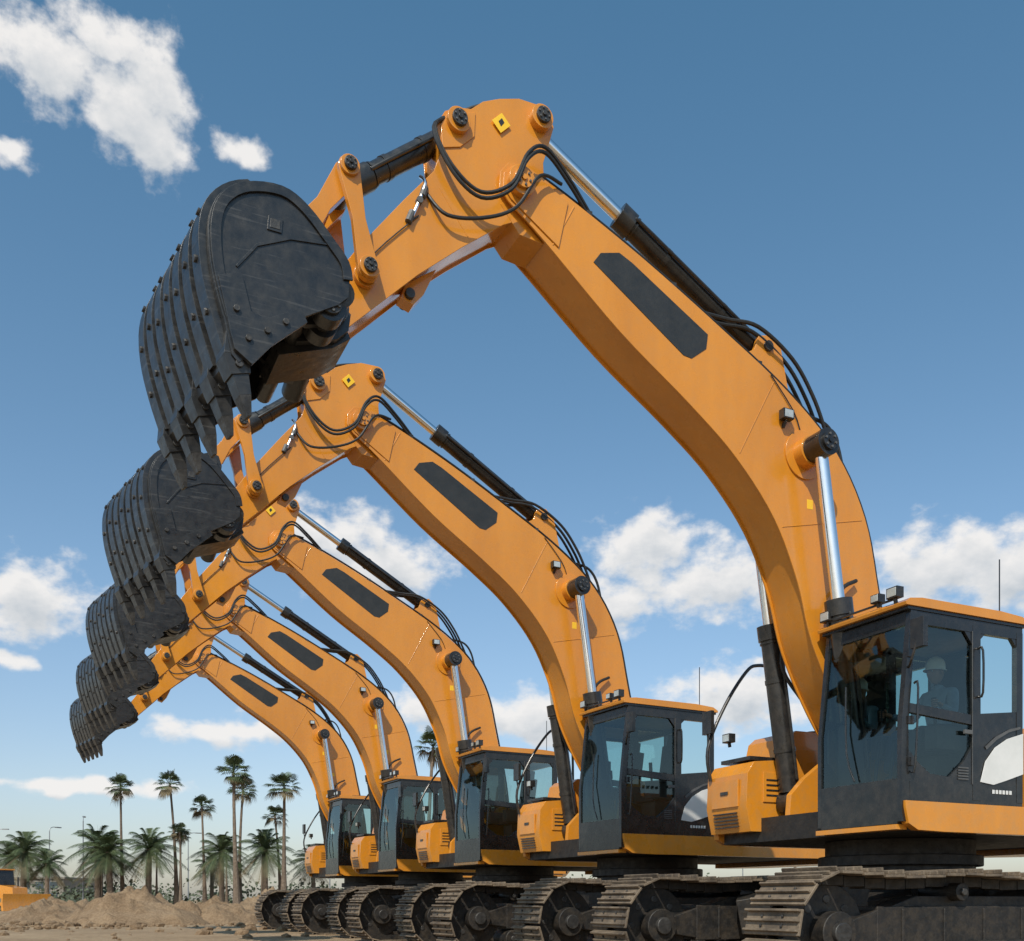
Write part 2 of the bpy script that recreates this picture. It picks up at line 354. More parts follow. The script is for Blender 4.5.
hs.tube([(.2,SF+.01,5.9),(.3,SF+.015,6.1),(.6,SF+.012,6.42)],.006,'rubber',6,3)
hs.tube([(5.0,AF+.01,6.42),(4.8,AF+.012,6.66),(4.5,AF+.012,6.98)],.006,'worn',6,3)
lp=P_('work_lamps',bevel=.006)
def lamp(x,y,z,s=.07):
    lp.box(x-.06,x+.03,y-s,y+s,z-s*.75,z+s*.75,'black'); lp.box(x+.03,x+.036,y-s*.82,y+s*.82,z-s*.58,z+s*.58,'lamp'); lp.beam((x-.02,y,z-s*.7),(x-.03,y,z-s*1.5),.03,.03,'black')
lamp(.0,1.36,3.90);lamp(.0,1.14,3.90,.055);lamp(.0,.44,3.90)
lp.beam((-.02,.44,3.845),(-.02,1.36,3.845),.02,.02,'black')
lp.box(.36,.50,SF+.02,SF+.10,5.96,6.06,'black'); lp.box(.375,.485,SF+.10,SF+.105,5.97,6.05,'lamp'); lp.beam((.43,SF,5.9),(.43,SF+.05,5.97),.03,.03,'black')
lamp(.03,-1.2,2.85)
cb=P_('cab_frame',bevel=.012)
Y0,Y1=.35,1.5; B='cabblack'
def xf(h): return .04-.13*max(0,(h-2.6))/1.2
def pill(pts,y0,y1,m=B): cb.prism(pts,y0,y1,m)
for (y0,y1) in((Y1-.06,Y1),(Y0,Y0+.05)):
    pill([(xf(1.9),1.66),(xf(2.6),2.6),(xf(3.72),3.72),(xf(3.72)-.08,3.72),(xf(2.6)-.085,2.6),(xf(1.9)-.11,1.66)],y0,y1)
    pill([(-.93,1.9),(-.93,3.66),(-1.04,3.66),(-1.04,1.9)],y0,y1)
    pill([(-1.57,1.9),(-1.57,3.66),(-1.66,3.66),(-1.66,1.9)],y0,y1)
    pill([(xf(3.6)-.075,3.59),(xf(3.72)-.075,3.715),(-1.66,3.715),(-1.66,3.59)],y0+.003,y1-.003)
    pill([(-.07,1.865),(-.07,2.06),(-1.66,2.06),(-1.66,1.865)],y0+.004,y1-.004)
    pill([(-1.03,2.05),(-1.03,2.78),(-1.57,2.84),(-1.57,2.05)],y0+.006,y1-.006)
    pill([(-.05,2.72),(-.05,2.81),(-.94,2.76),(-.94,2.66)],y0+.005,y1-.005)
    pill([(-.05,2.05),(-.05,2.36),(-.18,2.24),(-.34,2.14),(-.60,2.12),(-.80,2.28),(-.94,2.46),(-.94,2.05)],y0+.005,y1-.005)
for (a,b) in ((-.14,-.27),(-.935,-.81)):
    cb.prism([(a,3.60),(a,3.46),(b,3.60)],Y1-.05,Y1-.008,B)
cb.prism([(-1.035,3.60),(-1.035,3.52),(-1.12,3.60)],Y1-.05,Y1-.008,B); cb.prism([(-1.575,3.60),(-1.575,3.50),(-1.49,3.60)],Y1-.05,Y1-.008,B)
cb.box(-.09,.038,Y0+.05,Y1-.06,1.64,2.08,B)
cb.box(xf(3.66)-.09,xf(3.66)-.004,Y0+.05,Y1-.06,3.58,3.71,B)
cb.box(-1.655,-1.60,Y0+.05,Y1-.06,1.9,2.78,B); cb.box(-1.655,-1.60,Y0+.05,Y1-.06,3.56,3.71,B)
cb.box(-1.61,-.09,Y0+.06,Y1-.07,1.87,1.93,B)
cb.box(-1.60,-.18,Y0+.06,Y1-.07,3.63,3.70,'grey')
cb.box(-1.69,-.03,Y0-.01,Y1+.01,3.716,3.745,B)
rp=[(.01,3.747),(.02,3.775),(-.04,3.815),(-.2,3.835),(-1.3,3.84),(-1.62,3.82),(-1.71,3.775),(-1.71,3.747)]
cb.prism(rp,Y0-.03,Y1+.03,'orange'); cb.box(-1.3,-.45,.55,1.3,3.842,3.87,B)
cb.box(-.90,-.79,Y1,Y1+.025,2.56,2.60,'grey')
cb.tube([(-1.0,Y1,2.95),(-1.0,Y1+.06,2.98),(-1.0,Y1+.06,3.4),(-1.0,Y1,3.43)],.012,B,8,3)
cb.tube([(-.07,Y1,2.15),(-.08,Y1+.05,2.2),(-.12,Y1+.05,2.95),(-.12,Y1,3.0)],.011,B,8,3)
for z in(2.2,2.6,3.25): cb.box(-.10,-.03,Y1,Y1+.018,z,z+.08,B)
for i in range(5): cb.box(-.86,-.72,Y1-.002,Y1+.008,2.10+i*.028,2.115+i*.028,'grey')
cb.box(-.925,-.917,Y1-.001,Y1+.004,2.06,3.6,'grey')
cb.prism([(-1.03,2.09),(-1.10,2.30),(-1.24,2.45),(-1.42,2.55),(-1.66,2.62),(-1.66,2.20),(-1.40,2.12),(-1.22,2.07)],Y1+.001,Y1+.007,'white')
cb.prism([(-1.10,2.45),(-1.25,2.56),(-1.45,2.65),(-1.62,2.69),(-1.62,2.665),(-1.45,2.62),(-1.27,2.53),(-1.12,2.42)],Y1+.001,Y1+.005,'grey')
for i in range(6): cb.box(-1.24-i*.05,-1.205-i*.05,Y1,Y1+.004,1.98,2.02,'white')
cb.tube([(.055,.9,2.1),(.07,.8,2.4),(.0,.72,3.1)],.010,B,6,3)
cb.tube([(-1.5,1.35,3.85),(-1.5,1.35,4.45)],.007,B,6,1)
gs=P_('cab_glass',bevel=0)
def gq(pts,y): gs.add([(p[0],y,p[1]) for p in pts],[list(range(len(pts)))],'glass')
for y in(Y1-.03,Y0+.03):
    gq([(-.03,2.06),(xf(2.6)-.04,2.6),(xf(3.65)-.04,3.64),(-.97,3.64),(-.97,2.05)],y)
    gq([(-1.0,2.7),(-1.0,3.64),(-1.6,3.64),(-1.6,2.76)],y)
gs.add([(xf(2.0)-.02,Y0+.03,2.03),(xf(2.0)-.02,Y1-.04,2.03),(xf(2.6)-.02,Y1-.04,2.6),(xf(2.6)-.02,Y0+.03,2.6),(xf(3.66)-.03,Y0+.03,3.66),(xf(3.66)-.03,Y1-.04,3.66)],[[0,1,2,3],[3,2,5,4]],'glass')
gs.add([(-1.63,Y0+.05,2.74),(-1.63,Y1-.05,2.74),(-1.63,Y1-.05,3.62),(-1.63,Y0+.05,3.62)],[[0,1,2,3]],'glass')
ci=P_('cab_interior',bevel=.02)
ci.box(-1.25,-.75,.68,1.18,2.40,2.54,'seat'); ci.tbox(Matrix.Translation((-1.29,.93,2.92))@Matrix.Rotation(R(-8),4,'Y'),.12,.46,.78,'seat')
ci.tbox(Matrix.Translation((-1.35,.93,3.38))@Matrix.Rotation(R(-8),4,'Y'),.08,.27,.2,'seat'); ci.box(-1.2,-.85,.75,1.1,1.95,2.40,'grey')
for y in(.55,1.27):
    ci.box(-1.2,-.60,y-.08,y+.08,2.42,2.66,'grey'); ci.cyl((-.67,y,2.62),(-.65,y,2.84),.018,'rubber',8); ci.cyl((-.65,y,2.82),(-.64,y,2.95),.028,'rubber',10)
ci.box(-.35,-.15,.45,.62,1.95,2.75,'grey'); ci.tbox(Matrix.Translation((-.28,.55,2.92))@Matrix.Rotation(R(20),4,'Z'),.04,.26,.2,'rubber')
for y in(.8,1.0): ci.beam((-.3,y,1.95),(-.38,y,2.55),.03,.03,'rubber')
ci.box(-1.6,-1.35,.45,1.4,1.95,2.7,'grey')
mr=P_('mirrors_and_handrails',bevel=.01)
mr.tube([(-.05,1.5,3.15),(.02,1.60,3.2),(.0,1.66,3.4)],.012,'black',8,3)
mr.box(-.04,.02,1.58,1.74,3.30,3.58,'black')
mr.tube([(.12,-1.42,2.35),(.16,-1.42,2.75),(-.10,-1.42,3.3),(-.42,-1.42,3.74),(-.60,-1.42,3.84),(-.85,-1.42,3.82),(-.93,-1.42,3.65),(-.95,-1.42,2.75)],.022,'black',10,5)
mr.tube([(.14,-1.42,2.78),(.18,-1.42,3.0)],.014,'black',8,2); mr.box(.14,.19,-1.50,-1.32,2.92,3.2,'black')
mr.tube([(-2.3,-1.35,2.75),(-2.3,-1.35,3.1),(-2.4,-1.35,3.15),(-4.0,-1.35,3.15),(-4.1,-1.35,3.1),(-4.1,-1.35,2.75)],.018,'black',8,3)
ub=P_('upper_body',bevel=.025,seg=3)
ub.box(-4.7,-.10,-1.44,1.44,1.58,1.86,'under')
sk=[(.02,1.80),(.02,1.86),(-4.6,1.86),(-4.6,1.57),(-.5,1.57),(-.14,1.58),(-.02,1.64)]
ub.prism(sk,1.44,1.53,'orange'); ub.prism(sk,-1.53,-1.44,'orange')
ub.box(-.09,.05,.33,1.438,1.585,1.635,'orange')
for y in(-1,1):
    y0,y1=sorted((y*.34,y*.42)); ub.prism([(-.15,1.6),(-.2,2.1),(-.4,2.3),(-.75,2.55),(-.85,2.75),(-1.0,2.83),(-1.18,2.76),(-1.3,2.5),(-1.9,2.3),(-2.2,1.6)],y0,y1,'orange')
    ub.cyl((-.42,y*.36,2.05),(-.42,y*.64,2.05),.1,'worn')
ub.prism([(.05,1.7),(.12,2.0),(.10,2.38),(-.0,2.52),(-.45,2.56),(-.52,2.84),(-.62,2.92),(-2.2,2.92),(-2.2,1.7)],-1.50,-.74,'orange')
ub.box(.115,.135,-1.38,-.88,2.0,2.32,'orange'); ub.box(.135,.147,-1.2,-1.06,2.15,2.19,'black')
ub.box(-.45,-.02,-1.40,-.85,2.555,2.60,'black')
for i in range(5): ub.box(.075+i*.008,.10+i*.008,-1.36,-.92,1.76+i*.04,1.775+i*.04,'black')
ub.cyl((-1.2,-1.1,2.92),(-1.2,-1.1,3.0),.08,'black')
ub.box(-.42,-.12,-.737,-.725,2.05,2.4,'orange')
ub.box(-.90,-.60,-.735,-.72,2.2,2.7,'orange')
for i in range(4): ub.box(-.38,-.16,-.725,-.718,2.12+i*.06,2.14+i*.06,'black')
ub.prism([(-1.75,1.86),(-1.75,2.62),(-1.9,2.72),(-4.0,2.74),(-4.15,2.66),(-4.15,1.86)],-1.48,1.48,'orange')
for i in range(9): ub.box(-2.7+i*.09,-2.65+i*.09,1.475,1.492,2.1,2.55,'black')
ub.box(-3.9,-3.0,-.6,.6,2.742,2.9,'orange'); ub.cyl((-3.2,-.9,2.7),(-3.2,-.9,3.25),.07,'black')
for x in(-2.0,-2.95,-4.05): ub.box(x-.008,x+.008,1.476,1.484,1.9,2.7,'black')
for i in range(10): ub.cyl((-1.9-.1*i,-1.2,2.9),(-1.9-.1*i,-1.2,2.95),.03,'black',8)
cw=[(-4.17,1.5),(-4.17,2.78),(-4.7,2.78),(-5.05,2.6),(-5.15,2.2),(-5.1,1.7),(-4.9,1.5)]
ub.prism(cw,-1.0,1.0,'orange')
for y in(-1,1):
    y0=y*1.0;y1=y*1.5; n=len(cw); cwb=[(-4.17,1.5),(-4.17,2.76),(-4.4,2.76),(-4.6,2.6),(-4.66,2.2),(-4.62,1.7),(-4.5,1.5)]
    vs=[(p[0],y0,p[1]) for p in cw]+[(p[0],y1,p[1]) for p in cwb]
    ub.add(vs,[list(range(n)),list(range(2*n-1,n-1,-1))]+[[i,(i+1)%n,n+(i+1)%n,n+i] for i in range(n)],'orange')
ub.prism([(-2.1,2.02),(-3.6,2.02),(-3.75,2.06),(-2.2,2.06)],1.481,1.486,'white')
uc=P_('undercarriage_frame',bevel=.02)
XC=-1.5; YT=1.42
uc.cyl((XC,0,1.2),(XC,0,1.58),.82,'under',40); uc.cyl((XC,0,1.28),(XC,0,1.4),.9,'under',48)
uc.box(XC-1.0,XC+1.0,-.75,.75,.62,1.2,'under')
for sx in(-1,1):
    for y in(-1,1): uc.beam((XC+sx*.6,y*.5,.9),(XC+sx*1.35,y*1.2,.72),.42,.42,'under')
for y in(-1,1):
    yc=y*YT
    uc.box(XC-2.0,XC+1.95,yc-.17,yc+.17,.42,.84,'under')
    uc.prism([(XC+1.9,.44),(XC+1.9,.82),(XC+2.3,.70),(XC+2.3,.5)],yc-.165,yc+.165,'under')
    uc.prism([(XC-1.8,.82),(XC-1.5,.94),(XC+1.4,.94),(XC+1.8,.82)],yc-.12,yc+.12,'under')
    for k in range(7): uc.box(XC-1.7+k*.55,XC-1.66+k*.55,yc-.185,yc+.185,.44,.82,'under')
    for x,r in((XC+2.5,.46),(XC-2.38,.44)):
        uc.cyl((x,yc-.09,.6),(x,yc+.09,.6),r,'under',32); uc.cyl((x,yc-.27,.6),(x,yc+.27,.6),.2,'under',24); uc.cyl((x,yc-.32,.6),(x,yc+.32,.6),.1,'worn',18)
        for k in range(8):
            a=k*math.pi/4; uc.cyl((x+.31*math.cos(a),yc-.1,.6+.31*math.sin(a)),(x+.31*math.cos(a),yc+.1,.6+.31*math.sin(a)),.045,'worn',10)
    for i in range(8):
        x=XC-1.85+i*.53; uc.cyl((x,yc-.24,.26),(x,yc+.24,.26),.14,'under',18); uc.cyl((x,yc-.27,.26),(x,yc+.27,.26),.05,'worn',12)
    for x in(XC-.9,XC+.9): uc.cyl((x,yc-.24,.98),(x,yc+.24,.98),.09,'under',16); uc.cyl((x,yc-.27,.98),(x,yc+.27,.98),.04,'worn',10)
    uc.box(XC-1.2,XC+1.2,yc+(.19 if y>0 else -.26),yc+(.26 if y>0 else -.19),.35,.5,'under')
def track(name,yc):
    t=P_(name,bevel=.006,seg=1)
    r=.52; La=2.38; Lb=2.5; straight=La+Lb; per=2*math.pi*r+2*straight; n=50; pitch=per/n
    def at(s):
        s%=per
        if s<straight:
            x=-La+s; q=s/straight; sag=.035*(math.sin(q*math.pi*3)**2); return Vector((XC+x,.6+r-sag)),0.0
        s-=straight
        if s<math.pi*r:
            a=math.pi/2-s/r; return Vector((XC+Lb+r*math.cos(a),.6+r*math.sin(a))),a-math.pi/2
        s-=math.pi*r
        if s<straight: return Vector((XC+Lb-s,.6-r)),-math.pi
        s-=straight; a=-math.pi/2-s/r
        return Vector((XC-La+r*math.cos(a),.6+r*math.sin(a))),a-math.pi/2
    rn=random.Random(3)
    for i in range(n):
        p,a=at((i+.5)*pitch)
        Mx=Matrix.Translation((p.x,yc+rn.uniform(-.004,.004),p.y))@Matrix.Rotation(-a+R(rn.uniform(-1.2,1.2)),4,'Y')
        t.tbox(Mx@Matrix.Translation((0,0,.03)),pitch*.93,.74,.028,'track')
        for k,(ox,hh) in enumerate(((-.40,.045),(-.05,.035),(.30,.035))):
            t.tbox(Mx@Matrix.Translation((ox*pitch,0,.044+hh/2)),.024,.73,hh,'track')
        for y in(-.09,.09):
            t.tbox(Mx@Matrix.Translation((0,y,-.035)),pitch*.98,.045,.10,'under')
        for y in(-.14,.14):
            for ox in(-.2,.14): t.tbox(Mx@Matrix.Translation((ox*pitch,y,.053)),.026,.026,.02,'worn')
track('track_left',YT); track('track_right',-YT)

meshes=[(p.name,p.mesh()) for p in parts]
TH=R(205.4); Rv=Vector((-math.sin(R(25.4)),math.cos(R(25.4)),0)); O1=Vector((3.147,11.0,0))
first=None
for i in range(5):
    e=bpy.data.objects.new('excavator',None); e.name='excavator' if i==0 else 'excavator.%03d'%i
    if i==0: first=e
    scene.collection.objects.link(e); e.location=O1+Rv*(0,5.24,10.3,15.25,20.2)[i]; e.rotation_euler=(0,0,TH+R((0,2.8,2.4,2.9,2.6)[i]))
    for n,me in meshes:
        o=bpy.data.objects.new(n,me); scene.collection.objects.link(o); o.parent=e

# ------------------------------------------------------------------ seated operator in the nearest cab
def skin(name,J,edges,mat,root=0,sub=2):
    me=bpy.data.meshes.new(name); names=list(J); idx={k:i for i,k in enumerate(names)}
    me.from_pydata([J[k][0] for k in names],[(idx[a],idx[b]) for a,b in edges],[])
    ob=bpy.data.objects.new(name,me); scene.collection.objects.link(ob)
    ob.modifiers.new('s','SKIN'); sb=ob.modifiers.new('u','SUBSURF'); sb.levels=sub; sb.render_levels=sub
    for i,k in enumerate(names):
        r=J[k][1]; me.skin_vertices[0].data[i].radius=(r,r) if not isinstance(r,tuple) else r
        me.skin_vertices[0].data[i].use_root=(i==root)
    dg=bpy.context.evaluated_depsgraph_get(); m2=bpy.data.meshes.new_from_object(ob.evaluated_get(dg)); m2.name=name
    m2.materials.clear(); m2.materials.append(M[mat])
    for p in m2.polygons: p.use_smooth=True
    bpy.data.objects.remove(ob)
    return m2
op=bpy.data.objects.new('seated_operator',None); scene.collection.objects.link(op)
op.location=first.location; op.rotation_euler=first.rotation_euler
def addop(n,me):
    o=bpy.data.objects.new(n,me); scene.collection.objects.link(o); o.parent=op
cyy=.93
J={'pelvis':((-1.08,cyy,2.66),.13),'waist':((-1.11,cyy,2.82),.13),'chest':((-1.11,cyy,3.02),(.13,.15)),'neckb':((-1.09,cyy,3.13),.075),'neck':((-1.07,cyy,3.19),.05)}
E_=[('pelvis','waist'),('waist','chest'),('chest','neckb'),('neckb','neck')]
for s,n in((1,'L'),(-1,'R')):
    J['sh'+n]=((-1.10,cyy+s*.18,3.07),.07); J['el'+n]=((-1.0,cyy+s*.27,2.83),.05); J['wr'+n]=((-.76,cyy+s*.33,2.88),.035)
    E_+=[('chest','sh'+n),('sh'+n,'el'+n),('el'+n,'wr'+n)]
addop('torso_and_arms',skin('torso_and_arms',J,E_,'shirt'))
J={'p':((-1.06,cyy,2.64),.12)};E_=[]
for s,n in((1,'L'),(-1,'R')):
    J['h'+n]=((-1.0,cyy+s*.1,2.63),.095); J['k'+n]=((-.62,cyy+s*.15,2.64),.068); J['a'+n]=((-.50,cyy+s*.14,2.22),.048); E_+=[('p','h'+n),('h'+n,'k'+n),('k'+n,'a'+n)]
addop('trousers',skin('trousers',J,E_,'trouser'))
for s,n in((1,'L'),(-1,'R')):
    J={'a':((-.51,cyy+s*.14,2.20),.05),'h':((-.53,cyy+s*.14,2.05),.05),'b':((-.40,cyy+s*.14,2.0),.045),'t':((-.29,cyy+s*.145,1.99),.035)}
    addop('boot',skin('boot',J,[('a','h'),('h','b'),('b','t')],'rubber'))
    J={'w':((-.77,cyy+s*.33,2.88),.027),'p':((-.71,cyy+s*.345,2.895),(.03,.02)),'q':((-.68,cyy+s*.345,2.90),(.034,.018))}
    E_=[('w','p'),('p','q')]
    addop('palm',skin('palm',J,E_,'skin'))
    for f in range(4):
        z=2.925-.02*f
        J={'a':((-.685,cyy+s*.352,z),.0095),'b':((-.65,cyy+s*(.352+.02),z),.009),'c':((-.62-.003*f,cyy+s*.365,z-.003),.0085),'d':((-.608,cyy+s*.335,z-.005),.0075)}
        addop('finger',skin('finger',J,[('a','b'),('b','c'),('c','d')],'skin',sub=1))
    J={'a':((-.70,cyy+s*.335,2.91),.011),'b':((-.67,cyy+s*.318,2.93),.010),'c':((-.64,cyy+s*.315,2.94),.009)}
    addop('thumb',skin('thumb',J,[('a','b'),('b','c')],'skin',sub=1))
hm=bmesh.new(); bmesh.ops.create_uvsphere(hm,u_segments=32,v_segments=24,radius=1)
HC=Vector((-1.045,cyy,3.305))
for v in hm.verts:
    x,y,z=v.co.copy()
    w_=.078*(1-.22*max(0,-z)); p=Vector((x*.095,y*w_,z*.118))
    if x>0:
        p.x-=.012*max(0,abs(z))*.3
        p.x+=.026*math.exp(-((y/.16)**2+((z+.12)/.20)**2))
        p.x-=.012*(math.exp(-(((y-.36)/.16)**2+((z-.10)/.12)**2))+math.exp(-(((y+.36)/.16)**2+((z-.10)/.12)**2)))
        p.x+=.006*math.exp(-((y/.3)**2+((z+.50)/.07)**2))-.004*math.exp(-((y/.3)**2+((z+.42)/.04)**2))
        p.x+=.010*math.exp(-((y/.3)**2+((z+.85)/.15)**2))
    v.co=HC+p
me=bpy.data.meshes.new('head'); hm.to_mesh(me); hm.free(); me.materials.append(M['skin'])
for p in me.polygons: p.use_smooth=True
addop('head',me)
hp=Part('hat_and_features',bevel=0)
nseg=28; vs=[];fs=[]
prof_=[(1.22,.02),(1.20,.03),(1.08,.035),(1.05,.09),(.95,.125),(.7,.155),(.35,.172),(.02,.176)]
for (r_,z_) in prof_:
    for k in range(nseg):
        a=2*math.pi*k/nseg; ex_=1.18 if (math.cos(a)>.3 and r_>1.1) else 1
        vs.append((HC.x-.004+.102*r_*math.cos(a)*ex_,HC.y+.086*r_*math.sin(a),HC.z+z_))
for i in range(len(prof_)-1):
    for k in range(nseg): fs.append([i*nseg+k,i*nseg+(k+1)%nseg,(i+1)*nseg+(k+1)%nseg,(i+1)*nseg+k])
fs.append(list(range((len(prof_)-1)*nseg,len(prof_)*nseg)))
hp.add(vs,fs,'hat')
for s in(-1,1):
    hp.cyl((HC.x-.0,HC.y+s*.074,HC.z-.005),(HC.x-.012,HC.y+s*.088,HC.z-.0),.026,'skin',14,.022)
    hp.cyl((HC.x+.078,HC.y+s*.028,HC.z+.012),(HC.x+.084,HC.y+s*.028,HC.z+.012),.010,'white',12); hp.cyl((HC.x+.084,HC.y+s*.028,HC.z+.012),(HC.x+.086,HC.y+s*.028,HC.z+.012),.005,'rubber',10)
addop('hat_and_features',hp.mesh())

# ------------------------------------------------------------------ ground
def sandmat(name,c1,c2,sc):
    m,nt,out=newmat(name); N=nt.nodes.new; L=nt.links.new
    b=N('ShaderNodeBsdfPrincipled'); L(b.outputs[0],out.inputs[0]); g=N('ShaderNodeNewGeometry')
    n=N('ShaderNodeTexNoise'); n.inputs['Scale'].default_value=sc; n.inputs['Detail'].default_value=8; n.inputs['Roughness'].default_value=.7; L(g.outputs['Position'],n.inputs['Vector'])
    n1=N('ShaderNodeTexNoise'); n1.inputs['Scale'].default_value=sc*14; n1.inputs['Detail'].default_value=6; n1.inputs['Roughness'].default_value=.75; L(g.outputs['Position'],n1.inputs['Vector'])
    mxx=N('ShaderNodeMix'); mxx.inputs[0].default_value=.5; L(n.outputs[0],mxx.inputs[2]); L(n1.outputs[0],mxx.inputs[3])
    cr=N('ShaderNodeValToRGB'); cr.color_ramp.elements[0].position=.36; cr.color_ramp.elements[1].position=.64; cr.color_ramp.elements[0].color=(*c1,1); cr.color_ramp.elements[1].color=(*c2,1)
    L(mxx.outputs[0],cr.inputs[0]); L(cr.outputs[0],b.inputs['Base Color']); b.inputs['Roughness'].default_value=.95; b.inputs['Specular IOR Level'].default_value=.15
    bp=N('ShaderNodeBump'); bp.inputs['Strength'].default_value=.8; bp.inputs['Distance'].default_value=.12; L(n1.outputs[0],bp.inputs['Height']); L(bp.outputs[0],b.inputs['Normal'])
    return m
M['sand']=sandmat('sandy_ground',(.24,.165,.10),(.42,.31,.20),.35)
M['dirt']=sandmat('excavated_dirt',(.15,.095,.055),(.38,.27,.17),.9)
xs=sorted(set([-3000,-1500,-700,-350,-200,-120]+[-80+i*1.0 for i in range(141)]+[80,120,200,350,700,1500,3000]))
ys=sorted(set([-500,-200,-80,-30,-10,0]+[5+i*1.0 for i in range(110)]+[125,150,200,300,500,900,1800,4000]))
vs=[];fs=[]
for y in ys:
    for x in xs:
        d_=math.hypot(x+8,y-45)
        a=.10*noise.noise(Vector((x*.12,y*.12,0)))+.05*noise.noise(Vector((x*.5,y*.5,3)))
        rel=Vector((x,y,0))-O1; al=rel.dot(Rv); ac=abs(rel.dot(Vector((-Rv.y,Rv.x,0)))+1.4)
        f=min(1,max(0,(ac-5)/3)) if -5<al<26 else 1
        if d_>110: a=0
        vs.append((x,y,a*f+.03*(1-f)))
nx=len(xs)
for j in range(len(ys)-1):
    for i in range(nx-1): fs.append([j*nx+i,j*nx+i+1,(j+1)*nx+i+1,(j+1)*nx+i])
me=bpy.data.meshes.new('ground'); me.from_pydata(vs,[],fs); me.materials.append(M['sand'])
for p in me.polygons: p.use_smooth=True
o=bpy.data.objects.new('ground',me); scene.collection.objects.link(o)
def mound(cx,cy_,rx,ry,h,seed,nm='dirt_mound'):
    vs=[];fs=[];n=80
    for j in range(n):
        for i in range(n):
            x=(i/(n-1)*2-1)*1.25;y=(j/(n-1)*2-1)*1.25
            r=math.hypot(x,y)+.26*noise.noise(Vector((x*2,y*2,seed)))
            z=max(0,1-r); z=z**.85
            q=noise.fractal(Vector((x*3.5,y*3.5,seed+5)),.7,2.1,7)
            vs.append((cx+x*rx,cy_+y*ry,h*(z*(1+.32*q)+.12*abs(q)*(1 if z>0 else 0))-.06 if z>0 else -.1))
    for j in range(n-1):
        for i in range(n-1): fs.append([j*n+i,j*n+i+1,(j+1)*n+i+1,(j+1)*n+i])
    me=bpy.data.meshes.new(nm); me.from_pydata(vs,[],fs); me.materials.append(M['dirt'])
    for p in me.polygons: p.use_smooth=True
    o=bpy.data.objects.new(nm,me); scene.collection.objects.link(o)
mound(-14.0,37,2.9,2.4,1.3,1);mound(-11.4,38.5,2.2,2,.95,2);mound(-19.0,41,2.4,2.2,.85,3);mound(-23.5,52,3,3,1.0,4);mound(-12.2,50,3.2,2.6,1.25,6)
vs=[];fs=[]
for k in range(900):
    if k<520: cx=random.gauss(-14.8,3.6);cyy_=random.gauss(35,3.6)
    else: cx=random.uniform(-24,2);cyy_=random.uniform(22,50)
    s=random.choice([.04,.05,.07,.10,.15])*random.uniform(.7,1.4)
    base=len(vs); mt=bmesh.new(); bmesh.ops.create_icosphere(mt,subdivisions=1,radius=s)
    for v in mt.verts: 
        c=v.co*(1+.6*noise.noise(v.co*20+Vector((k,0,0)))); vs.append((cx+c.x,cyy_+c.y,c.z*.7+s*.3))
    fs+=[[base+v.index for v in f.verts] for f in mt.faces]; mt.free()
me=bpy.data.meshes.new('gravel'); me.from_pydata(vs,[],fs); me.materials.append(M['dirt']); scene.collection.objects.link(bpy.data.objects.new('gravel',me))

# ------------------------------------------------------------------ palms
M['trunk']=pbr('palm_trunk',(.10,.072,.05),(.20,.15,.11),6,(.85,.95),bump=.5,bscale=12)
M['frond']=pbr('palm_frond',(.036,.058,.022),(.095,.12,.050),1.5,(.5,.7))
M['deadfrond']=pbr('dry_frond',(.11,.085,.045),(.18,.14,.08),2,(.8,.9))
def palm(H,rad,kind,seed):
    rnd=random.Random(seed); p=Part('palm_mesh',bevel=0)
    lean=rnd.uniform(-.8,.8)
    n=14
    seg=9;vs=[];fs=[]
    for i in range(n+1):
        t=i/n; r=(.18*(1-t)**3+.115-.02*t) if kind=='fan' else (.26-.04*t)
        if i%2: r*=1.07
        cx=lean*t*t
        for k in range(seg):
            a=2*math.pi*k/seg; vs.append((cx+r*math.cos(a),r*math.sin(a),H*t))
    for i in range(n):
        for k in range(seg): fs.append([i*seg+k,i*seg+(k+1)%seg,(i+1)*seg+(k+1)%seg,(i+1)*seg+k])
    p.add(vs,fs,'trunk'); top=Vector((lean,0,H))
    nf=44 if kind=='fan' else 54
    for f in range(nf):
        az=rnd.uniform(0,2*math.pi); u=f/nf
        el=R(80-u*125)+rnd.uniform(-.2,.2); ln=rad*rnd.uniform(.75,1.15)
        dead=(u>.84)
        mat='deadfrond' if dead else 'frond'
        h=Vector((math.cos(az),math.sin(az),0))
        dirv=h*math.cos(el)+Vector((0,0,math.sin(el)))
        side=h.cross(Vector((0,0,1))).normalized(); upv=side.cross(dirv).normalized()
        if kind=='fan':
            pet=top+dirv*ln*.5
            w=.025; p.add([top+side*w,top-side*w,pet-side*w,pet+side*w],[[0,1,2,3]],mat)
            for k in range(13):
                a=(k-6)/6*1.35; dd=(dirv*math.cos(a)+side*math.sin(a)).normalized(); L_=ln*.55*(1-.25*abs(a)/1.35)
                m1=pet+dd*L_*.6; e=pet+dd*L_+Vector((0,0,-L_*(.35 if not dead else .6)))
                pr=dd.cross(upv).normalized()*.042*rad/1.5
                p.add([pet,m1+pr,e,m1-pr],[[0,1,2,3]],mat)
        else:
            c=[]
            for s_ in range(9):
                t=s_/8; c.append(top+dirv*ln*1.5*t+Vector((0,0,-ln*.75*t*t*(1 if el>-.3 else .3))))
            for s_ in range(8):
                a=c[s_];b=c[s_+1]; t=(b-a).normalized(); p.add([a+side*.02,a-side*.02,b-side*.02,b+side*.02],[[0,1,2,3]],mat)
                for q in range(3):
                    bb=a.lerp(b,q/3); L_=ln*.42*math.sin(math.pi*min(.97,(s_+q/3+.8)/9))+.05
                    for sg in(-1,1):
                        tip=bb+side*sg*L_*.8+t*L_*.6+Vector((0,0,-L_*.35)); p.add([bb,bb+t*.07,tip],[[0,1,2]],mat)
    return p.mesh()
fanm=[palm(10.5,1.5,'fan',s) for s in(1,2,3,4)]
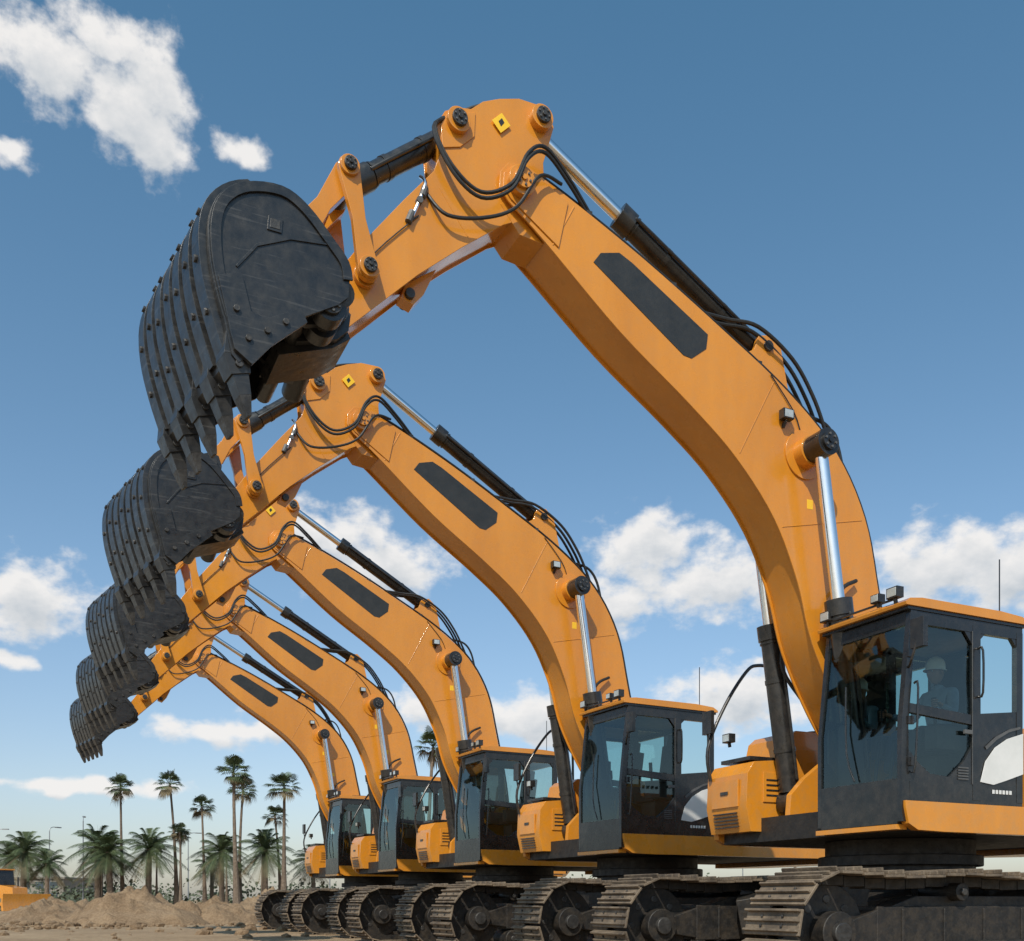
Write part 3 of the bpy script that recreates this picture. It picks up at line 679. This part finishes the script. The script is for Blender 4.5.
datem=[palm(4.2,2.0,'date',s) for s in(11,12)]
cnt=0
def putpalm(X,Y,H,kind,sc=1.0):
    global cnt
    if kind=='fan': me=fanm[cnt%4]; s=H/10.5
    else: me=datem[cnt%2]; s=H/4.2
    o=bpy.data.objects.new('palm_tree',me); scene.collection.objects.link(o); o.location=(X,Y,-.05); o.scale=(s*sc,s*sc,s); o.rotation_euler=(R(random.uniform(-2,2)),R(random.uniform(-2,2)),random.uniform(0,6.3)); cnt+=1
for (X,Y,H,k,sc) in [(-38.5,99,12.0,'fan',.9),(-34.2,102,12.6,'fan',.9),(-31.0,101,10.4,'fan',1.0),(-26.4,96,13.2,'fan',1.1),(-28.3,104,12.4,'fan',1.0),(-22.6,99,12.0,'fan',1.2),(-23.8,103,9.6,'fan',1.1),(-32.5,98,7.6,'fan',1.1),(-34.6,104,7.6,'fan',1.1),(-8.4,98,16.0,'fan',1.0),(-6.6,104,13.0,'fan',1.0),(-30.2,106,6.6,'fan',1.2),(-27.0,108,7.4,'fan',1.2),(-36.6,103,6.4,'fan',1.2),
  (-47.0,96,5.6,'date',.85),(-44.2,95,4.4,'date',.8),(-41.0,99,6.2,'date',.85),(-38.9,97,5.6,'date',.9),(-36.0,99,6.0,'date',.85),(-29.0,100,5.8,'date',.8),(-24.9,101,6.0,'date',.8),(-50,100,5.2,'date',.9),(-33,110,4.6,'date',.8),(-42.8,104,5.0,'date',.8),(-21,106,5.0,'date',.8),(-4,120,5,'date',1),(-13,110,6,'date',1),(-56,104,9,'fan',1),(-62,110,11,'fan',1),(20,115,10,'fan',1),(34,120,12,'fan',1),(48,110,9,'fan',1)]:
    putpalm(X,Y,H,k,sc)
M['foliage']=pbr('distant_foliage',(.042,.060,.034),(.11,.125,.075),.6,(.7,.9))
p=Part('distant_trees',bevel=0); rnd=random.Random(5)
for c in range(330):
    cx=rnd.uniform(-95,90); cyy_=rnd.uniform(106,135); rr=rnd.uniform(.8,2.3); hz=rr*rnd.uniform(.5,.95)
    for k in range(60):
        v=Vector((rnd.gauss(0,1),rnd.gauss(0,1),rnd.gauss(0,1))).normalized()*rr*rnd.uniform(.6,1.1)
        ctr=Vector((cx,cyy_,hz))+Vector((v.x*1.3,v.y,max(-hz,v.z*.8)))
        a=Vector((rnd.uniform(-1,1),rnd.uniform(-1,1),rnd.uniform(-1,1))).normalized(); b=a.orthogonal().normalized(); s=rnd.uniform(.10,.26)
        p.add([ctr+a*s,ctr+b*s,ctr-a*s*.8,ctr-b*s],[[0,1,2,3]],'foliage')
scene.collection.objects.link(bpy.data.objects.new('distant_trees',p.mesh()))
M['pole']=pbr('galvanised_pole',(.25,.26,.27),(.35,.36,.37),3,(.4,.5),metal=.5)
sl=Part('street_lamp_mesh',bevel=0); sl.cyl((0,0,0),(0,0,8.6),.09,'pole',12,.05); sl.tube([(0,0,8.5),(.1,0,8.9),(.5,0,9.1),(1.1,0,9.1)],.04,'pole'); sl.box(.9,1.6,-.14,.14,9.05,9.16,'pole'); sl.cyl((0,0,0),(0,0,.5),.16,'pole',12)
slm=sl.mesh()
for i,(X,Y,r,s) in enumerate([(-51.8,112,1.2,1),(-44.6,104,1.9,1.06),(-39.5,122,.6,1),(-21.5,118,.4,1),(-60,116,0,1),(30,130,0,1)]):
    o=bpy.data.objects.new('street_lamp',slm); scene.collection.objects.link(o); o.location=(X,Y,0); o.rotation_euler[2]=r; o.scale=(s,s,s)
M['wall']=pbr('tan_render',(.20,.18,.15),(.26,.235,.20),.5,(.85,.95)); M['win']=pbr('dark_window',(.03,.05,.06),(.05,.07,.09),1,(.1,.2))
b=Part('low_building',bevel=0); b.box(-86,-74,165,178,0,4.4,'wall'); b.box(-86.3,-73.7,164.7,178.3,4.4,4.7,'wall')
for i in range(5): b.box(-85.5+i*2.3,-84.2+i*2.3,164.9,165,1.0,2.0,'win'); b.box(-85.5+i*2.3,-84.2+i*2.3,164.9,165,2.8,3.9,'win')
scene.collection.objects.link(bpy.data.objects.new('low_building',b.mesh()))
bd=Part('bulldozer_body',bevel=.02)
bd.prism([(-1.6,.9),(-1.6,1.9),(.4,1.9),(1.9,1.7),(2.0,.9)],-.6,.6,'orange'); bd.prism([(-1.3,1.9),(-1.2,3.0),(.2,3.0),(.4,1.9)],-.6,.6,'cabblack'); bd.box(-1.35,.3,-.7,.7,3.0,3.1,'orange')
for y in(-1.05,1.05):
    bd.prism([(-2.1,.45),(-1.9,.9),(1.7,.9),(2.0,.45),(1.6,.0),(-1.7,.0)],y-.28,y+.28,'track'); bd.beam((-.3,y*1.35,.5),(2.6,y*1.35,.5),.25,.15,'orange')
bd.prism([(2.6,.0),(2.55,.5),(2.65,1.2),(2.8,1.25),(2.72,.6),(2.85,.0)],-1.9,1.9,'orange'); bd.cyl((1.1,.4,1.8),(1.1,.4,2.5),.06,'black')
e=bpy.data.objects.new('bulldozer',None); scene.collection.objects.link(e); o=bpy.data.objects.new('bulldozer_body',bd.mesh()); scene.collection.objects.link(o); o.parent=e; e.location=(-37.6,74,.1); e.rotation_euler[2]=R(-30)

# ------------------------------------------------------------------ sky & light
SUN_AZ=196; SUN_EL=46
w=bpy.data.worlds.new('World'); scene.world=w; w.use_nodes=True; nt=w.node_tree; nt.nodes.clear(); N=nt.nodes.new; L=nt.links.new
try:
    w.cycles.sampling_method='MANUAL'; w.cycles.sample_map_resolution=256
except Exception: pass
out=N('ShaderNodeOutputWorld'); sky=N('ShaderNodeTexSky'); sky.sky_type='NISHITA'; sky.sun_disc=False; sky.sun_elevation=R(SUN_EL); sky.sun_rotation=R(SUN_AZ); sky.air_density=1.0; sky.dust_density=1.1; sky.ozone_density=1.0; sky.altitude=100
tc=N('ShaderNodeTexCoord'); sp=N('ShaderNodeSeparateXYZ'); L(tc.outputs['Generated'],sp.inputs[0])
bg=N('ShaderNodeBackground'); bg.inputs[1].default_value=.145
tr_=N('ShaderNodeValToRGB'); e0=tr_.color_ramp.elements; e0[0].position=0.0; e0[0].color=(.74,.72,.78,1); e0[1].position=.70; e0[1].color=(.60,.98,1.0,1)
ex=e0.new(.10); ex.color=(.90,.88,.90,1)
ex=e0.new(.30); ex.color=(.88,1.0,1.0,1)
L(sp.outputs[2],tr_.inputs[0])
tm=N('ShaderNodeMix'); tm.data_type='RGBA'; tm.blend_type='MULTIPLY'; tm.inputs[0].default_value=1; L(sky.outputs[0],tm.inputs[6]); L(tr_.outputs[0],tm.inputs[7]); L(tm.outputs[2],bg.inputs[0])
g=bpy.data.node_groups.new('cloud_density','ShaderNodeTree')
g.interface.new_socket('AzEl',in_out='INPUT',socket_type='NodeSocketVector'); g.interface.new_socket('Density',in_out='OUTPUT',socket_type='NodeSocketFloat')
gi=g.nodes.new('NodeGroupInput'); go=g.nodes.new('NodeGroupOutput'); gN=g.nodes.new; gL=g.links.new
blobs=[(-25.0,37.4,4.2,1.8),(-20.8,36.9,3.2,2.6),(-22.4,38.7,2.8,1.1),(-19.4,35.4,2.1,1.5),(-15,36,1.5,.7),(-26.6,33.8,1.4,.7),
(7.8,19.0,3.4,2.3),(11.5,17.4,4.2,2.2),(6.0,16.4,2.8,1.5),(23.4,17.0,4.4,2.4),(28,16.4,5.4,2.6),(-25.8,15.2,3.8,2.1),
(-7.4,18.3,4.0,2.3),(-10.8,19.9,2.8,1.6),(12.8,11.2,4.2,2.1),(1.6,10.2,5.2,1.5),(-4.4,10.8,3.0,1.2),(-15.0,9.2,5.5,.9),(-26.9,12.0,1.5,.5),(-23,6.0,6,.5),(20,9,5,.8)]
wn=gN('ShaderNodeTexNoise'); wn.inputs['Scale'].default_value=.5; wn.inputs['Detail'].default_value=2; gL(gi.outputs[0],wn.inputs['Vector'])
ws=gN('ShaderNodeVectorMath'); ws.operation='SUBTRACT'; gL(wn.outputs['Color'],ws.inputs[0]); ws.inputs[1].default_value=(.5,.5,.5)
wm=gN('ShaderNodeVectorMath'); wm.operation='MULTIPLY'; gL(ws.outputs[0],wm.inputs[0]); wm.inputs[1].default_value=(2.4,1.6,0)
wa=gN('ShaderNodeVectorMath'); wa.operation='ADD'; gL(wm.outputs[0],wa.inputs[0]); gL(gi.outputs[0],wa.inputs[1])
cur=None
for (a,e_,rx,ry) in blobs:
    s2=gN('ShaderNodeVectorMath'); s2.operation='MULTIPLY_ADD'; gL(wa.outputs[0],s2.inputs[0]); s2.inputs[1].default_value=(1/rx,1/ry,0); s2.inputs[2].default_value=(-a/rx,-e_/ry,0)
    s3=gN('ShaderNodeVectorMath'); s3.operation='DOT_PRODUCT'; gL(s2.outputs[0],s3.inputs[0]); gL(s2.outputs[0],s3.inputs[1])
    if cur is None: cur=s3.outputs['Value']
    else:
        mn=gN('ShaderNodeMath'); mn.operation='MINIMUM'; gL(cur,mn.inputs[0]); gL(s3.outputs['Value'],mn.inputs[1]); cur=mn.outputs[0]
sq=gN('ShaderNodeMath'); sq.operation='SQRT'; gL(cur,sq.inputs[0])
fb=gN('ShaderNodeTexNoise'); fb.inputs['Scale'].default_value=.55; fb.inputs['Detail'].default_value=8; fb.inputs['Roughness'].default_value=.57
fm=gN('ShaderNodeMapping'); fm.inputs['Scale'].default_value=(.8,1.15,1); gL(gi.outputs[0],fm.inputs[0]); gL(fm.outputs[0],fb.inputs['Vector'])
inv=gN('ShaderNodeMath'); inv.operation='SUBTRACT'; inv.inputs[0].default_value=1.0; gL(sq.outputs[0],inv.inputs[1])
ml=gN('ShaderNodeMath'); ml.operation='MULTIPLY_ADD'; gL(fb.outputs[0],ml.inputs[0]); ml.inputs[1].default_value=2.3; ml.inputs[2].default_value=-1.12
ad=gN('ShaderNodeMath'); ad.operation='ADD'; gL(inv.outputs[0],ad.inputs[0]); gL(ml.outputs[0],ad.inputs[1]); gL(ad.outputs[0],go.inputs[0])
az=N('ShaderNodeMath'); az.operation='ARCTAN2'; L(sp.outputs[0],az.inputs[0]); L(sp.outputs[1],az.inputs[1])
el=N('ShaderNodeMath'); el.operation='ARCSINE'; L(sp.outputs[2],el.inputs[0])
cb_=N('ShaderNodeCombineXYZ')
for src,k in((az,0),(el,1)):
    dg_=N('ShaderNodeMath'); dg_.operation='MULTIPLY'; dg_.inputs[1].default_value=180/math.pi; L(src.outputs[0],dg_.inputs[0]); L(dg_.outputs[0],cb_.inputs[k])
def dens(off):
    v=N('ShaderNodeVectorMath'); v.operation='ADD'; L(cb_.outputs[0],v.inputs[0]); v.inputs[1].default_value=off
    gr=N('ShaderNodeGroup'); gr.node_tree=g; L(v.outputs[0],gr.inputs[0]); return gr.outputs[0]
d0=dens((0,0,0)); d1=dens((-.25,.85,0))
def mrange(src,a,b,c=0,d=1,sm=False):
    m_=N('ShaderNodeMapRange'); m_.inputs['From Min'].default_value=a; m_.inputs['From Max'].default_value=b; m_.inputs['To Min'].default_value=c; m_.inputs['To Max'].default_value=d
    if sm: m_.interpolation_type='SMOOTHSTEP'
    L(src,m_.inputs[0]); return m_.outputs[0]
alpha=mrange(d0,-.10,.62,0,.96,True)
cr=N('ShaderNodeValToRGB'); cr.color_ramp.elements[0].color=(.90,.88,.86,1); cr.color_ramp.elements[1].color=(.52,.57,.62,1); L(mrange(d1,0.15,1.35,0,1),cr.inputs[0])  # lit tops and shaded undersides painted into the cloud colour from offset density
bg2=N('ShaderNodeBackground'); bg2.inputs[1].default_value=1.0; L(cr.outputs[0],bg2.inputs[0])
mx=N('ShaderNodeMixShader'); L(alpha,mx.inputs[0]); L(bg.outputs[0],mx.inputs[1]); L(bg2.outputs[0],mx.inputs[2]); L(mx.outputs[0],out.inputs[0])
sd=bpy.data.lights.new('sun','SUN'); sd.energy=4.2; sd.angle=R(.5); sd.color=(1,.93,.82)
so=bpy.data.objects.new('sun',sd); scene.collection.objects.link(so)
sv=Vector((math.sin(R(SUN_AZ))*math.cos(R(SUN_EL)),math.cos(R(SUN_AZ))*math.cos(R(SUN_EL)),math.sin(R(SUN_EL))))
so.rotation_euler=sv.to_track_quat('Z','Y').to_euler(); so.location=sv*50
cd=bpy.data.cameras.new('camera'); cam=bpy.data.objects.new('camera',cd); scene.collection.objects.link(cam)
cam.location=(0,0,.9); cam.rotation_euler=(R(90),0,0); cd.sensor_width=36; cd.lens=36*1000/1024; cd.shift_y=429.5/1024; cd.clip_end=8000; cd.clip_start=.1
scene.camera=cam
